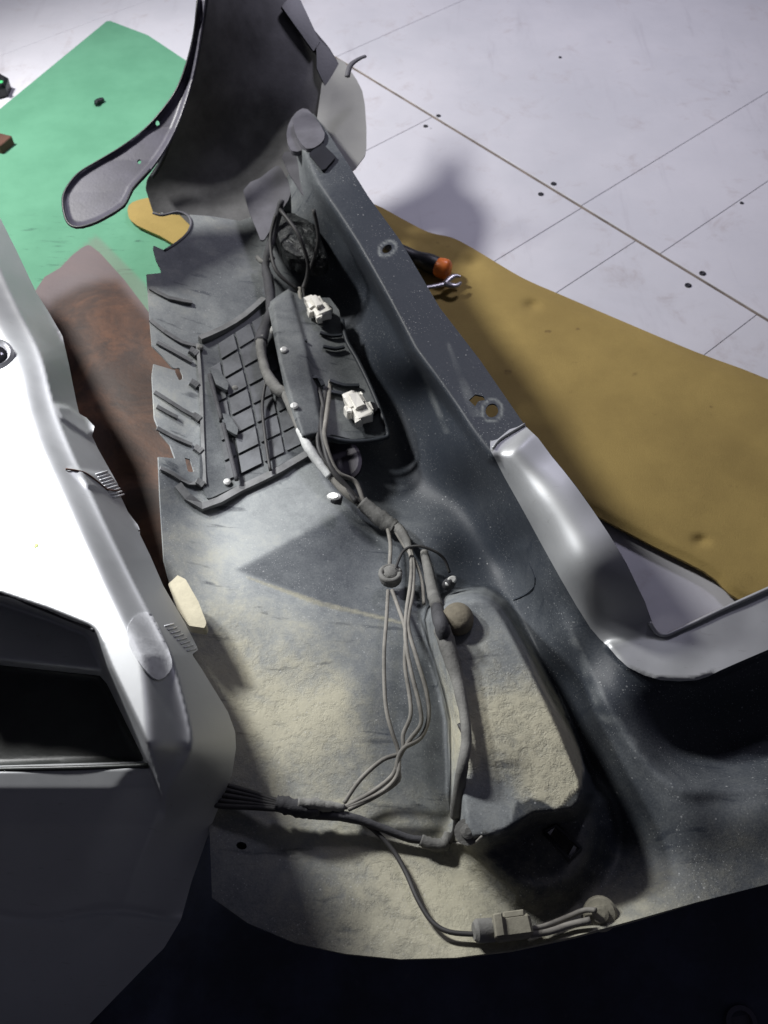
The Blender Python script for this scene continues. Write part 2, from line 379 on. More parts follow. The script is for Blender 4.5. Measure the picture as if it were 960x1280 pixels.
for x, y, r in ((532, 158, 3), (548, 145, 3), (676, 243, 3.6), (692, 230, 3.6), (860, 357, 4.3), (878, 342, 4.3), (700, 72, 2.0), (927, 254, 2.4)):
    p = P(x, y); rr = r * mpp(p)
    lathe('screw_head', [(rr, 0), (rr, .0015), (rr * .7, .0025), (rr * .3, .0012)], p, (0, 0, 1), M['dark'], fl, sides=10)

# ================================================================== THINGS LYING ON THE FLOOR
ol = smooth([(135, 25), (185, 44), (236, 78), (300, 140), (330, 300), (260, 400), (110, 440), (-60, 440), (-90, 210)], 1)
def mg(x, y): return np.c_[pm(x, y, [(60, 290), (190, 260), (190, 370), (60, 420), (-20, 350)], 50), pm(x, y, [(70, 345), (120, 300), (180, 360), (190, 400)], 9), 0 * x]
sheet('green_mat', ol, lambda x, y: .006 + .003 * vnoise(x, y, 60, 3), M['green'], step=6, thick=.003, mask=mg,
      label='flat light green rubber mat with dirty streaks on the pale floor behind the bumper', category='mat')
ol = [(38, 372), (75, 335), (103, 309), (125, 316), (192, 398), (262, 520), (300, 780), (90, 740), (20, 520)]
def mb(x, y):
    e = sdf(x, y, [(62, 372), (100, 352), (128, 345), (150, 345), (262, 480), (330, 800), (60, 760), (0, 520)])[0]
    top = sstep((400 - y) / 80) * .22
    return np.c_[np.clip(sstep((e + 14) / 18) * .85 + top, 0, 1), 0 * x, 0 * x]
sheet('stained_board', smooth(ol, 2), lambda x, y: .016 + .003 * vnoise(x, y, 40, 5), M['brown'], step=5, thick=.004, mask=mb,
      label='rusty brown stained board with greyish rim in the gap between the two bumpers', category='board')
ol = smooth([(165, 253), (200, 245), (300, 235), (410, 240), (465, 254), (500, 272), (535, 290), (565, 297), (592, 311), (640, 340), (665, 353), (700, 368), (770, 398), (870, 440), (960, 474), (1100, 540), (1120, 830), (960, 765), (912, 742), (880, 714), (765, 655), (500, 500), (240, 319), (172, 282), (160, 267)], 3)
def zfoam(x, y):
    z = .024 + .006 * vnoise(x, y, 120, 8) + .0015 * vnoise(x, y, 30, 9)
    z = z + .020 * np.exp(-((x - 470 + (300 - y) * .3) ** 2) / 400) * 0
    s = sdf(x, y, ol)[0]; z = z - .008 * sstep(1 + s / 14)
    for dx, dy in ((532, 303), (590, 325), (665, 382), (876, 676)): z = z - .009 * np.exp(-((x - dx) ** 2 + (y - dy) ** 2 * 2.5) / 90)
    return z
sheet('foam_sheet', ol, zfoam, M['foam'], step=4, thick=.009, label='mustard yellow foam sheet lying on the floor under the black bumper', category='foam sheet')
# screwdriver and spanner
def q(x, y, z): return P(x, y, z)
sd = thing('screwdriver', 'black handled screwdriver with orange end on the yellow foam', 'screwdriver', q(530, 328, .03))
p = [q(470, 300, .052), q(500, 316, .052), q(520, 323, .052), q(536, 329, .052), q(549, 334, .052)]; k = mpp(p[3])
tube('handle', p, [8 * k, 11 * k, 9.5 * k, 12 * k, 11 * k], M['dark'], sd, sides=10)
for o_ in (-.6, .1, .8):
    tube('grip_rib', [v + np.array([0, 0, .004]) + np.array([.0, o_ * .012, .010 - abs(o_) * .006]) for v in p[1:]], .0022, M['lens'], sd, sides=6)
tube('end_cap', [q(547, 333, .052), q(552, 335, .052), q(559, 337, .052), q(563, 338, .052)], [11.5 * k, 12.5 * k, 12 * k, 8 * k], M['orange'], sd, sides=12)
sp = thing('spanner', 'steel open end spanner lying beside the screwdriver on the foam', 'spanner', q(560, 352, .045))
tube('shaft', [q(500, 362, .048), q(535, 359, .048), q(560, 354, .048)], [4 * k, 3.6 * k, 4.5 * k], M['steel'], sp, sides=8, flat=.5)
jaw = [q(556, 355, .048), q(563, 348, .05), q(570, 345, .05), q(576, 346, .05)]
tube('jaw', jaw, [4 * k, 4.5 * k, 3.6 * k, 2 * k], M['steel'], sp, sides=8, flat=.7)
tube('jaw', [q(556, 355, .048), q(564, 357, .05), q(571, 357, .05), q(576, 353, .05)], [4 * k, 4.5 * k, 3.6 * k, 2 * k], M['steel'], sp, sides=8, flat=.7)
# small plastic clip on the mat, odd pieces by the left edge
c = P(125, 126, .014); kk = mpp(c)
pc = thing('push_clip', 'tiny dark plastic push clip lying on the green mat', 'plastic clip', c)
tube('stem', [P(119, 129, .012), P(125, 126, .014), P(129, 124, .014)], [3 * kk, 3.4 * kk, 2.4 * kk], M['dark'], pc, sides=8)
lathe('clip_head', [(3.6 * kk, -.002), (4 * kk, .003), (2 * kk, .005)], P(121, 128, .016), (-.6, -.3, .6), M['dark'], pc, sides=10)
c = P(-6, 104, .03); kk = mpp(c)
hx = thing('hex_fitting', 'black hexagonal fitting with green mark at the left edge above the mat', 'fitting', P(-6, 104, 0))
lathe('body', [(17 * kk, -.03), (17 * kk, .004), (14 * kk, .012), (8 * kk, .012), (8 * kk, .004)], c, (.1, -.2, 1), M['dark'], hx, sides=6, hexa=True)
lathe('green_mark', [(3 * kk, 0), (3 * kk, .002)], P(1, 103, .046), (0, 0, 1), plain('green_paint', (.1, .7, .25), .4), hx, sides=8)
link('wood_offcut', box_mesh('wood_offcut', [(P(-4, 178, .02), (.030, -.012, 0), (.010, .022, 0), (0, 0, .012))]), M['rust'], None,
     label='small dark brown wooden offcut on the left edge of the green mat', category='offcut')

# ================================================================== BLACK BUMPER COVER (inside seen from above)
anch = [(183, 342, .21), (190, 432, .205), (192, 500, .20), (197, 570, .20), (203, 700, .185), (215, 740, .175), (235, 850, .16), (250, 950, .15), (262, 1040, .145),
 (252, 400, .160), (250, 470, .150), (250, 550, .142), (252, 632, .136), (262, 700, .134),
 (340, 450, .135), (300, 550, .138), (400, 545, .115), (330, 600, .134),
 (200, 230, .22), (240, 290, .20), (220, 320, .20), (300, 300, .17), (340, 240, .19), (300, 380, .155), (360, 180, .24), (380, 330, .14),
 (430, 350, .10), (480, 480, .075), (520, 590, .065), (470, 600, .07), (450, 560, .08), (500, 650, .062), (560, 640, .07),
 (372, 165, .30), (400, 230, .300), (450, 310, .302), (520, 440, .302), (590, 540, .300), (622, 585, .295),
 (405, 160, .305), (435, 205, .305), (500, 300, .305), (550, 385, .305), (600, 450, .305), (655, 530, .305),
 (425, 305, .17), (470, 390, .13), (530, 500, .115), (590, 610, .115),
 (545, 672, .100), (620, 650, .118), (600, 705, .062), (640, 700, .072), (570, 715, .06), (560, 758, .105), (665, 737, .122), (650, 725, .10),
 (300, 712, .135), (400, 748, .131), (490, 780, .122), (300, 850, .14), (400, 900, .132), (500, 950, .122), (300, 1050, .142), (400, 1100, .125), (500, 1140, .122), (430, 1190, .135), (570, 1195, .14), (640, 1183, .142), (265, 1118, .146), (330, 1160, .14),
 (270, 670, .132), (350, 650, .124), (440, 634, .108), (400, 690, .112), (460, 720, .096), (500, 700, .08),
 (640, 650, .20), (680, 730, .19), (715, 790, .19), (760, 860, .19), (700, 800, .165), (690, 760, .15), (740, 890, .165), (785, 950, .18), (830, 984, .185), (860, 993, .185), (960, 985, .18), (1020, 985, .18),
 (690, 570, .305), (740, 640, .303), (780, 700, .293), (805, 752, .245), (824, 790, .200), (660, 640, .280), (700, 700, .278), (735, 745, .255), (752, 788, .19), (765, 812, .20), (860, 850, .205), (960, 806, .205), (1020, 780, .205),
 (900, 765, .205), (960, 738, .207), (1020, 712, .207),
 (860, 890, .13), (820, 890, .165), (900, 930, .10), (960, 910, .10), (1020, 900, .10), (850, 950, .135), (940, 962, .135),
 (700, 860, .085), (745, 960, .085), (790, 1030, .10), (820, 1090, .13), (760, 1120, .12), (700, 1130, .10), (640, 1120, .11), (620, 1080, .10),
 (860, 1050, .165), (900, 1060, .16), (960, 1050, .16), (800, 1150, .16), (870, 1130, .16), (960, 1106, .16), (1020, 1090, .16), (720, 1172, .15)]
base = RBF(anch, c=.4, lam=.07)
LAMPBOX = smooth([(530, 775), (545, 752), (575, 738), (605, 735), (632, 752), (660, 800), (700, 880), (728, 945), (742, 992), (722, 1024), (672, 1030), (640, 1050), (584, 1060), (564, 1000), (560, 900), (545, 840)], 2)
DUSTY = [(530, 775), (545, 752), (575, 738), (605, 735), (632, 752), (660, 800), (700, 880), (722, 935), (728, 962), (724, 985), (712, 994), (704, 1004), (694, 1012), (688, 1006), (676, 1000), (662, 998), (652, 1003), (646, 1000), (642, 1012), (640, 1026), (630, 1034), (622, 1044), (610, 1040), (604, 1036), (598, 1044), (580, 1050), (566, 1000), (560, 900), (545, 840)]
LAMPLOW = smooth([(590, 1040), (640, 1005), (700, 985), (735, 1010), (735, 1060), (712, 1100), (670, 1112), (636, 1095)], 2)
RAIL = [(372, 165), (398, 225), (450, 306), (520, 434), (590, 532), (618, 566), (660, 530), (600, 450), (550, 385), (500, 300), (460, 245), (432, 200), (405, 160)]
ARM = [(764, 808), (800, 800), (826, 796), (845, 792), (900, 767), (960, 740), (1050, 700), (1050, 778), (960, 812), (900, 838), (868, 848), (820, 846), (785, 832)]
CREST = smooth([(655, 690), (700, 775), (735, 845), (775, 910), (815, 960), (855, 985), (900, 986), (960, 980), (1050, 975)], 3, closed=False)
def zs(x, y):
    x = np.asarray(x, float); y = np.asarray(y, float); sh = x.shape; x = x.ravel(); y = y.ravel()
    z = base(x, y)
    z = z + (.304 - z) * pm(x, y, RAIL, 16)
    z = z + (.206 - z) * pm(x, y, ARM, 9)
    dc = np.full(x.shape, 1e9)
    for (ax, ay), (bx, by) in zip(CREST[:-1], CREST[1:]):
        t_ = np.clip(((x - ax) * (bx - ax) + (y - ay) * (by - ay)) / ((bx - ax) ** 2 + (by - ay) ** 2), 0, 1); dc = np.minimum(dc, np.hypot(x - ax - t_ * (bx - ax), y - ay - t_ * (by - ay)))
    z = z + .009 * np.exp(-(dc / 12) ** 2)
    lo = pm(x, y, LAMPLOW, 48, -6); z = z + (.155 - z) * lo
    # raised lamp cover: wider skirt on the low side, rounded top edge
    s = sdf(x, y, LAMPBOX)[0]
    up = sstep(-(s - 5) / 22.0); top = .232 - .02 * np.clip((y - 740) / 300, 0, 1)
    z = z + (np.maximum(top, z) - z) * up
    z = z + .0016 * (vnoise(x, y, 45, 1) - .5) * 2
    return z.reshape(sh)
def S(x, y, dz=0.0): return P(x, y, zs(np.array([x]), np.array([y]))[0] + dz)
def SP(pts, dz=None):
    """(px,py[,lift]) list -> world points on the shell"""
    return np.array([S(p[0], p[1], (p[2] if len(p) > 2 else (dz or 0))) for p in pts])
def Nrm(x, y, h=6):
    a = S(x + h, y) - S(x - h, y); b = S(x, y - h) - S(x, y + h); n = np.cross(a, b); return n / np.linalg.norm(n)
left_edge = [(191, 265), (203, 267), (222, 263), (235, 268), (239, 278), (234, 292), (222, 302), (206, 313), (190, 306), (195, 325), (203, 341), (183, 343), (186, 385), (190, 432), (204, 446), (219, 463), (192, 455), (190, 470), (193, 522), (201, 542), (213, 556), (219, 573), (198, 571), (200, 620), (205, 700), (216, 742), (236, 850), (250, 950), (262, 1040), (265, 1122)]
bottom = [(310, 1154), (370, 1179), (430, 1192), (500, 1199), (570, 1197), (640, 1188), (720, 1170), (800, 1148), (870, 1128), (960, 1105), (1030, 1090)]
right = [(1030, 708), (960, 738), (900, 765), (845, 790), (828, 794), (818, 786), (806, 752), (783, 704), (760, 665), (722, 610), (690, 570), (655, 530), (600, 450), (550, 385), (500, 300), (460, 245), (432, 200), (410, 166), (392, 142), (376, 142), (366, 158), (362, 215), (340, 262), (300, 276), (262, 270)]
def rough_line(pts, amp=1.2):
    return [(x + amp * (random.random() - .5), y + amp * (random.random() - .5)) for x, y in pts]
OUT = left_edge + bottom + right
def hole(cx, cy, a, b, rot=0, n=14):
    r = math.radians(rot); return [(cx + math.cos(r) * a * math.cos(t_) - math.sin(r) * b * math.sin(t_), cy + math.sin(r) * a * math.cos(t_) + math.cos(r) * b * math.sin(t_)) for t_ in [2 * math.pi * i / n for i in range(n)]]
H1 = hole(615, 513, 8, 9, 20); H2 = hole(484, 311, 7, 4.5, -35); H3 = [(586, 500), (594, 493), (604, 495), (609, 500), (598, 501), (594, 508)]
H4 = hole(302, 1057, 7, 5, 10)
H5 = [(683, 1040), (694, 1034), (722, 1060), (712, 1070)]; H6 = [(217, 461), (224, 459), (230, 472), (224, 476)]; H7 = [(231, 572), (238, 574), (243, 590), (235, 590)]
TRI_SHADE = [(293, 713), (440, 632), (478, 650), (505, 690), (512, 770), (490, 781), (440, 768), (370, 742)]
def mshell(x, y):
    # regional dust: thicker on upward faces, thinned where shade is painted in
    d = RBF([(300, 850, .85), (350, 880, .95), (430, 880, .72), (400, 820, .62), (330, 790, .70), (480, 850, .38), (470, 900, .32), (520, 880, .35), (540, 960, .35), (480, 1010, .6),
      (300, 720, .7), (270, 660, .7), (350, 640, .66), (230, 640, .42), (215, 500, .75), (215, 400, .6), (300, 500, .5), (400, 610, .58), (260, 330, .5), (320, 300, .5), (360, 200, .4),
      (330, 1060, .48), (300, 1100, .36), (400, 1060, .70), (430, 1120, .40), (400, 1165, .22), (500, 1080, .85), (560, 1120, .85), (520, 1180, .6), (620, 1160, .55), (470, 1150, .5),
      (450, 400, .05), (520, 560, .09), (500, 480, .05), (580, 640, .13), (600, 700, .06), (560, 600, .08), (430, 250, .10), (500, 380, .06), (590, 490, .09), (620, 620, .12),
      (660, 700, .16), (720, 800, .16), (640, 740, .18), (780, 930, .22), (860, 990, .28), (900, 900, .02), (850, 880, .02), (900, 1050, .25), (800, 1130, .5), (850, 1110, .35), (960, 1080, .22), (960, 990, .22),
      (720, 1150, .50), (740, 1000, .06), (760, 1080, .07), (690, 870, .07), (650, 1090, .12), (250, 800, .6), (270, 940, .55)])(x, y)
    tn = RBF([(300, 850, .75), (400, 900, .8), (350, 800, .5), (480, 850, .3), (300, 700, .2), (350, 630, .08), (230, 600, .25), (300, 480, .1), (260, 320, .25), (500, 1080, .85), (560, 1120, .9), (400, 1100, .45), (300, 1080, .3),
      (500, 500, 0), (600, 650, .05), (700, 800, .1), (860, 990, .1), (800, 1130, .6), (900, 1050, .35), (720, 1150, .7), (540, 960, .25)])(x, y)
    cr = np.clip(tn - .25, 0, 1) * .9
    f = pm(x, y, TRI_SHADE, 8, -5); d = d * (1 - f) + .30 * f; tn = tn * (1 - f * .8); cr = cr * (1 - f)  # shade of the sunken triangle painted in as thinner dust
    # dust line on the lower lip of the dark facet
    ln = np.exp(-(sdf(x, y, [(310, 722), (400, 752), (500, 778), (400, 756)])[0].clip(0) / 2.4) ** 2); d = np.maximum(d, ln * .5); tn = np.maximum(tn, ln * .8)
    # clean washed patch left of the lamp cover
    pc = pm(x, y, [(505, 800), (535, 820), (562, 900), (562, 990), (510, 960), (490, 940), (505, 880)], 8); d = d * (1 - pc) + .36 * pc; tn = tn * (1 - pc * .7)
    b = pm(x, y, DUSTY, 5, -1)
    bt = RBF([(570, 760, .45), (600, 750, .38), (560, 850, .60), (610, 800, .52), (640, 850, .62), (620, 900, .95), (580, 950, .85), (660, 930, .75), (680, 965, 1.0), (610, 985, .6), (590, 1030, .45), (655, 955, .55)])(x, y)
    bn = RBF([(570, 760, .2), (600, 750, .1), (560, 850, .4), (610, 800, .3), (640, 850, .5), (620, 900, .9), (580, 950, .6), (660, 930, .9), (680, 965, .9), (610, 1005, .2), (590, 1035, .2)])(x, y)
    d = d * (1 - b) + bt * b; tn = tn * (1 - b) + bn * b; cr = cr * (1 - b) + bn * b
    lo = pm(x, y, LAMPLOW, 14) * (1 - b); d = d * (1 - lo) + .16 * lo; tn = tn * (1 - lo) + .6 * lo
    # scuffed ridges
    for a in ([(560, 430), (600, 520), (590, 520)], [(530, 470), (560, 540), (556, 540)], [(690, 740), (760, 880), (840, 985), (960, 985), (850, 993), (750, 895)]):
        e = np.exp(-(sdf(x, y, a)[0].clip(0) / 3.5) ** 2) * (.3 + .7 * vnoise(x, y, 12, 6)); d = np.maximum(d, e * .34)
    for hh in (hole(615, 513, 13, 14, 20), hole(484, 311, 12, 8, -35)):
        e = np.exp(-(sdf(x, y, hh)[0] / 2.0) ** 2); d = np.maximum(d, e * .5)
    return np.c_[d, tn, cr]
bc = thing('bumper_cover', 'removed black plastic car bumper cover, dusty inside facing up, with cables running through it', 'bumper', P(450, 800, 0))
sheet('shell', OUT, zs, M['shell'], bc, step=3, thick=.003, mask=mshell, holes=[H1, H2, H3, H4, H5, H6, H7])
# deep boxes behind the larger holes
link('slot_lining', box_mesh('slot_lining', [(P(700, 1055, .115), (.012, -.010, 0), (.008, .012, 0), (0, 0, .02))]), M['tape'], bc)
link('slot_lining', box_mesh('slot_lining', [(P(302, 1057, .115), (.014, 0, 0), (0, .012, 0), (0, 0, .008))]), M['dark'], bc)  # added dark box so no lit floor shows through the hole
tube('curled_rim', SP([(191, 266), (203, 269), (222, 265), (235, 270), (239, 280), (234, 292), (222, 303), (206, 313)], .001), .0028, M['tab'], bc, sides=6)
# painted strip on the right
TRIM = [(613, 562), (622, 549), (655, 531), (690, 571), (722, 611), (760, 666), (783, 705), (806, 753), (818, 787), (828, 795), (845, 791), (900, 766), (960, 739), (1025, 710), (1025, 786), (960, 812), (900, 838), (872, 850), (825, 850), (785, 834), (760, 808), (738, 785), (700, 722), (655, 640)]
tr = sheet('painted_trim', smooth(TRIM, 2), lambda x, y: zs(x, y) + .0032, M['silver'], bc, step=3, thick=.0015, label='silver painted strip along the right edge')
e_ = [(812, 778), (820, 790), (830, 794), (845, 789), (900, 763), (960, 736), (1030, 704)]
tube('trim_lip', SP(e_, .006), .0030, M['silver'], tr, sides=8)
tube('trim_lip', SP([(616, 560), (626, 548), (656, 530)], .0055), .0018, M['silver'], tr, sides=8)
# corner wing standing up behind
wa = RBF([(182, 228, .175), (195, 262, .13), (240, 285, .10), (340, 290, .10), (400, 215, .20), (430, 160, .25), (447, 125, .27), (400, 60, .34), (355, 0, .40), (330, -60, .45),
  (250, 0, .50), (238, 90, .38), (215, 160, .28), (300, 0, .44), (310, 80, .33), (300, 160, .235), (290, 230, .155), (360, 120, .30), (380, 180, .235), (250, 180, .225), (260, -60, .55)], c=.5, lam=.08)
WING = smooth([(262, -70), (252, 0), (244, 60), (234, 105), (215, 150), (197, 205), (184, 224), (182, 236), (191, 264), (205, 268), (222, 266), (236, 280), (260, 310), (345, 310), (405, 240), (412, 185), (402, 160), (428, 138), (447, 128), (438, 104), (412, 60), (370, 10), (340, -40), (325, -70)], 1)
sheet('corner_wing', WING, lambda x, y: wa(x, y) - .004, M['wing'], bc, step=4, thick=.003, label='upright dark curved end of the cover')
ba = lambda x, y: np.interp(y, [-70, 0, 100, 160, 200, 240, 285], [.565, .52, .41, .36, .34, .325, .31])
BL = smooth([(264, -70), (256, 0), (248, 60), (240, 100), (226, 145), (210, 180), (188, 212), (166, 236), (155, 257), (130, 273), (112, 281), (95, 284), (84, 277), (79, 258), (80, 240), (97, 218), (122, 202), (152, 184), (180, 163), (203, 138), (221, 112), (234, 78), (243, 40), (247, 0), (250, -70)], 2)
def zb(x, y):
    s = sdf(x, y, BL)[0]; return ba(x, y) + .005 * sstep(1 + s / 7)
wf = sheet('wing_flange', BL, zb, M['wing_edge'], bc, step=1.6, thick=.004, holes=[hole(174, 202, 2.6, 3.2, 0, 8), hole(197, 154, 2.6, 3.4, 0, 8), hole(226, 101, 2.2, 3.4, 0, 8)], label='grey violet curved flange ending in a rounded tongue')
rim = [(250, -60), (247, 0), (243, 40), (234, 78), (221, 112), (203, 138), (180, 163), (152, 184), (122, 202), (97, 218), (81, 240), (79, 258), (84, 277), (95, 284), (112, 281), (130, 273), (155, 257), (166, 236), (188, 212)]
tube('flange_rim', [P(x, y, float(ba(x, y)) + .004) for x, y in rim], .0026, M['dark'], wf, sides=6)
tube('wing_seam', [P(x, y, float(wa(np.array([x]), np.array([y]))[0]) + .004) for x, y in ((262, -40), (255, 20), (246, 70), (238, 105), (222, 150), (203, 200), (190, 222))], .005, M['dark'], bc, sides=6)
zq = lambda dz: (lambda x, y: wa(x, y) + dz)
sheet('edge_slot', [(352, 8), (362, -4), (372, -8), (400, 52), (392, 64)], zq(.006), M['dark'], bc, step=3, thick=.006)
sheet('dark_edge_strip', smooth([(395, 45), (410, 60), (440, 104), (447, 128), (430, 138), (412, 120), (396, 85)], 1), zq(.005), M['dark'], bc, step=3, thick=.005)
sheet('outer_skin', smooth([(415, 70), (446, 100), (456, 130), (458, 185), (452, 200), (436, 217), (420, 205), (396, 150)], 2), lambda x, y: .25 + (200 - y) * .0006, M['cloudy'], bc, step=4, thick=.003, label='greyish outer skin showing behind the dark end')
tube('hook', [P(434, 96, .36), P(438, 82, .37), P(448, 74, .372), P(457, 70, .372)], [.006, .006, .005, .0045], M['tab'], bc, sides=6, flat=.5)
sheet('mount_lug', smooth([(358, 168), (364, 148), (378, 135), (390, 142), (394, 160), (380, 186), (364, 188)], 2), lambda x, y: .300 + 0 * x, M['tab'], bc, step=3, thick=.01)
sheet('rail_end_cap', smooth([(366, 150), (376, 141), (390, 143), (406, 166), (400, 180), (384, 186), (372, 172)], 2), lambda x, y: .3125 + 0 * x, M['tab'], bc, step=3, thick=.012)
sheet('rail_slot', [(386, 192), (402, 178), (420, 196), (404, 214)], lambda x, y: .3105 + 0 * x, M['dark'], bc, step=3, thick=.004)
sheet('mounting_tab', smooth([(304, 238), (326, 222), (344, 208), (352, 211), (364, 240), (352, 262), (330, 300), (322, 290)], 2), lambda x, y: .235 - (y - 210) * .0004, M['tab'], bc, step=3, thick=.004, label='pale grey tab behind the black sack')
sheet('mounting_tab', smooth([(352, 196), (366, 190), (384, 206), (408, 252), (400, 262), (376, 240)], 2), lambda x, y: .265 - (y - 190) * .0004, M['tab'], bc, step=3, thick=.004)

def bar(name, pts, w, h, mat, parent, lift=0.0, **k):
    p = SP([(a, b, lift + h) for a, b in pts]); kk = mpp(p[0]); return tube(name, p, w * kk * 1.414, mat, parent, sides=4, flat=h / (w * kk), k=2, **k)
# vent panel
mconst = lambda d, tn=.15, c=0: (lambda x, y: np.c_[np.full(x.shape, d) + .16 * (vnoise(x, y, 25, 12) - .5), np.full(x.shape, tn), np.full(x.shape, c)])
vent = sheet('vent_panel', [(252, 425), (300, 395), (332, 370), (352, 380), (360, 470), (396, 556), (330, 592), (260, 624), (250, 600)], lambda x, y: zs(x, y) + .006, M['bracket'], bc, step=3.5, thick=.004, mask=mconst(.30), label='ribbed grey vent panel screwed to the left side')
bar('lower_lip', [(222, 606), (252, 634), (300, 612), (350, 588), (397, 560)], 5.0, .004, M['rib'], vent, .001)
bar('upper_lip', [(250, 425), (280, 412), (306, 396), (330, 375)], 4, .006, M['rib'], vent, .002)
bar('long_rib', [(247, 430), (251, 480), (253, 540), (256, 606)], 2.0, .0022, M['rib'], vent, .004)
# moulded cells of the panel: raised pads with recessed joints, following the surface
def pad(c4, lift=.0062, h=.0030):
    top = [S(x, y, lift + h) for x, y in c4]; cen = sum(top) / 4
    V = [p + (cen - p) * .05 for p in top] + [S(x, y, lift - .002) for x, y in c4]
    F = [(3, 2, 1, 0)] + [(k, (k + 1) % 4, (k + 1) % 4 + 4, k + 4) for k in range(4)]
    me = mesh('cell', V, F, False); me.update()
    return link('cell', me, M['pad'], vent)
LL = lambda v: np.array([259 + 24 * v, 437 + 168 * v]); RR = lambda v: np.array([334 + 52 * v + 6 * math.sin(v * 3), 388 + 166 * v])
ROW = [0, .13, .27, .41, .55, .69, .84, .985]; COL = [0, .17, .45, .72, .98]
for a in range(7):
    for b in range(4):
        if (a, b) in ((0, 0),): continue
        g = .008; v0, v1 = ROW[a] + g, ROW[a + 1] - g; u0, u1 = COL[b] + .013, COL[b + 1] - .013
        if b == 3 and a in (2, 3): u1 -= .1
        c4 = [LL(v) * (1 - u) + RR(v) * u for u, v in ((u0, v0), (u1, v0), (u1, v1), (u0, v1))]
        pad(c4, h=.0030 + .0014 * ((a * 3 + b * 5) % 3) / 2)
for a, b in (((262, 468), (277, 525)), ((279, 530), (296, 600))):
    tube('rod', SP([(*a, .018), ((a[0] + b[0]) / 2, (a[1] + b[1]) / 2, .019), (*b, .018)]), .0042, M['tape_dark'], vent, sides=8)
for x, y in ((276, 474), (288, 530)):
    sheet('rod_clip', [(x - 14, y - 14), (x - 2, y - 12), (x + 10, y + 6), (x + 8, y + 14), (x - 6, y + 6)], lambda X, Y: zs(X, Y) + .020, M['bracket'], vent, step=2.5, thick=.007, mask=mconst(.3))
for x, y in ((250, 435), (284, 603), (294, 486)):
    lathe('rivet', [(.006, 0), (.006, .003), (.003, .005)], S(x, y, .008), Nrm(x, y), M['clip'] if y == 603 else M['tape'], vent, sides=12)
# comb fins on the left flange
for pts in ([(188, 400), (205, 414), (228, 428), (244, 432)], [(196, 428), (215, 438), (240, 452)], [(193, 490), (215, 504), (238, 518), (248, 520)], [(196, 535), (216, 546), (240, 556)], [(200, 585), (215, 592), (235, 604), (246, 604)], [(188, 360), (210, 372), (240, 378)], [(196, 508), (210, 516), (222, 522)]):
    bar('fin', pts, 2.6, .0018, M['rib'], bc, .001)
for x, y in ((243, 480), (246, 522), (248, 562), (250, 604), (242, 440)):
    bar('fin_stop', [(x - 5, y - 3), (x, y), (x + 4, y + 3)], 4, .004, M['rib'], bc, .001)

# lamp carrier bracket with two white connectors
zc = RBF([(345, 375, .165), (400, 365, .15), (350, 450, .175), (385, 440, .175), (370, 530, .165), (420, 420, .150), (430, 460, .145), (480, 540, .13), (440, 548, .135), (400, 540, .15), (415, 400, .15), (408, 470, .150)])
LC = [(334, 378), (362, 360), (384, 372), (412, 372), (424, 388), (428, 418), (446, 450), (466, 492), (483, 538), (478, 546), (440, 549), (415, 543), (388, 552), (372, 536), (356, 488), (344, 430)]
lc = sheet('lamp_carrier', smooth(LC, 1), lambda x, y: zc(x, y) + .012 * pm(x, y, [(342, 378), (362, 368), (382, 440), (402, 540), (380, 545), (350, 450)], 6), M['bracket'], bc, step=2.5, thick=.02, mask=mconst(.34), label='narrow black carrier bracket holding two white connectors')
def ZC(x, y, dz=0): return P(x, y, float(zc(np.array([x]), np.array([y]))[0]) + dz)
for pts, wd in (([(400, 416), (414, 420), (427, 419)], 2.5), ([(404, 433), (418, 436), (430, 434)], 2.5), ([(412, 476), (430, 482), (449, 482)], 3), ([(414, 490), (434, 494), (454, 498)], 3), ([(360, 420), (372, 424), (384, 426)], 2.2), ([(362, 486), (378, 476), (396, 472), (404, 482)], 3.5), ([(362, 420), (372, 450), (380, 478)], 2)):
    p = [ZC(a, b, .006) for a, b in pts]; tube('crossbar', p, wd * mpp(p[0]), M['bracket'], lc, sides=4, flat=1.0, k=2)
bar_p = [ZC(a, b, .004) for a, b in ((428, 400), (433, 425), (448, 452), (466, 490), (484, 538), (478, 548), (440, 552), (405, 546))]
tube('raised_rim', bar_p, .0042, M['bracket'], lc, sides=6)
for x, y in ((355, 438), (368, 508)):
    lathe('screw', [(.0065, 0), (.0065, .003), (.004, .0045)], ZC(x, y, .013), (.1, -.2, 1), M['clip'], lc, sides=10)
def connector(cx, cy, s, par, rot):
    c = ZC(cx, cy, .020); k = mpp(c); r = math.radians(rot)
    X = np.array([math.cos(r), math.sin(r), 0]); Y = np.array([-math.sin(r), math.cos(r), 0]); Z = np.array([0, 0, 1.0]); s = s * k
    bx = [(c + Y * .25 * s, X * .50 * s, Y * .42 * s, Z * .40 * s), (c - Y * .45 * s + X * .1 * s, X * .48 * s, Y * .45 * s, Z * .34 * s),
          (c + Y * .75 * s - X * .18 * s + Z * .1 * s, X * .30 * s, Y * .22 * s, Z * .30 * s), (c + Z * .45 * s + Y * .1 * s, X * .22 * s, Y * .5 * s, Z * .12 * s),
          (c - X * .55 * s - Y * .1 * s, X * .16 * s, Y * .24 * s, Z * .26 * s), (c + X * .55 * s - Y * .3 * s, X * .12 * s, Y * .3 * s, Z * .2 * s)]
    bx += [(c + X * .3 * s + Y * .7 * s, X * .22 * s + Y * .1 * s, Y * .2 * s, Z * .2 * s + X * .05 * s), (c - X * .3 * s - Y * .9 * s, X * .2 * s, Y * .16 * s + X * .06 * s, Z * .25 * s)]
    me = box_mesh('connector', bx, .3); co = np.zeros(len(me.vertices) * 3); me.vertices.foreach_get('co', co); co += (np.random.default_rng(cx).random(len(co)) - .5) * .0035; me.vertices.foreach_set('co', co); me.update()
    return link('connector', me, M['white'], par)
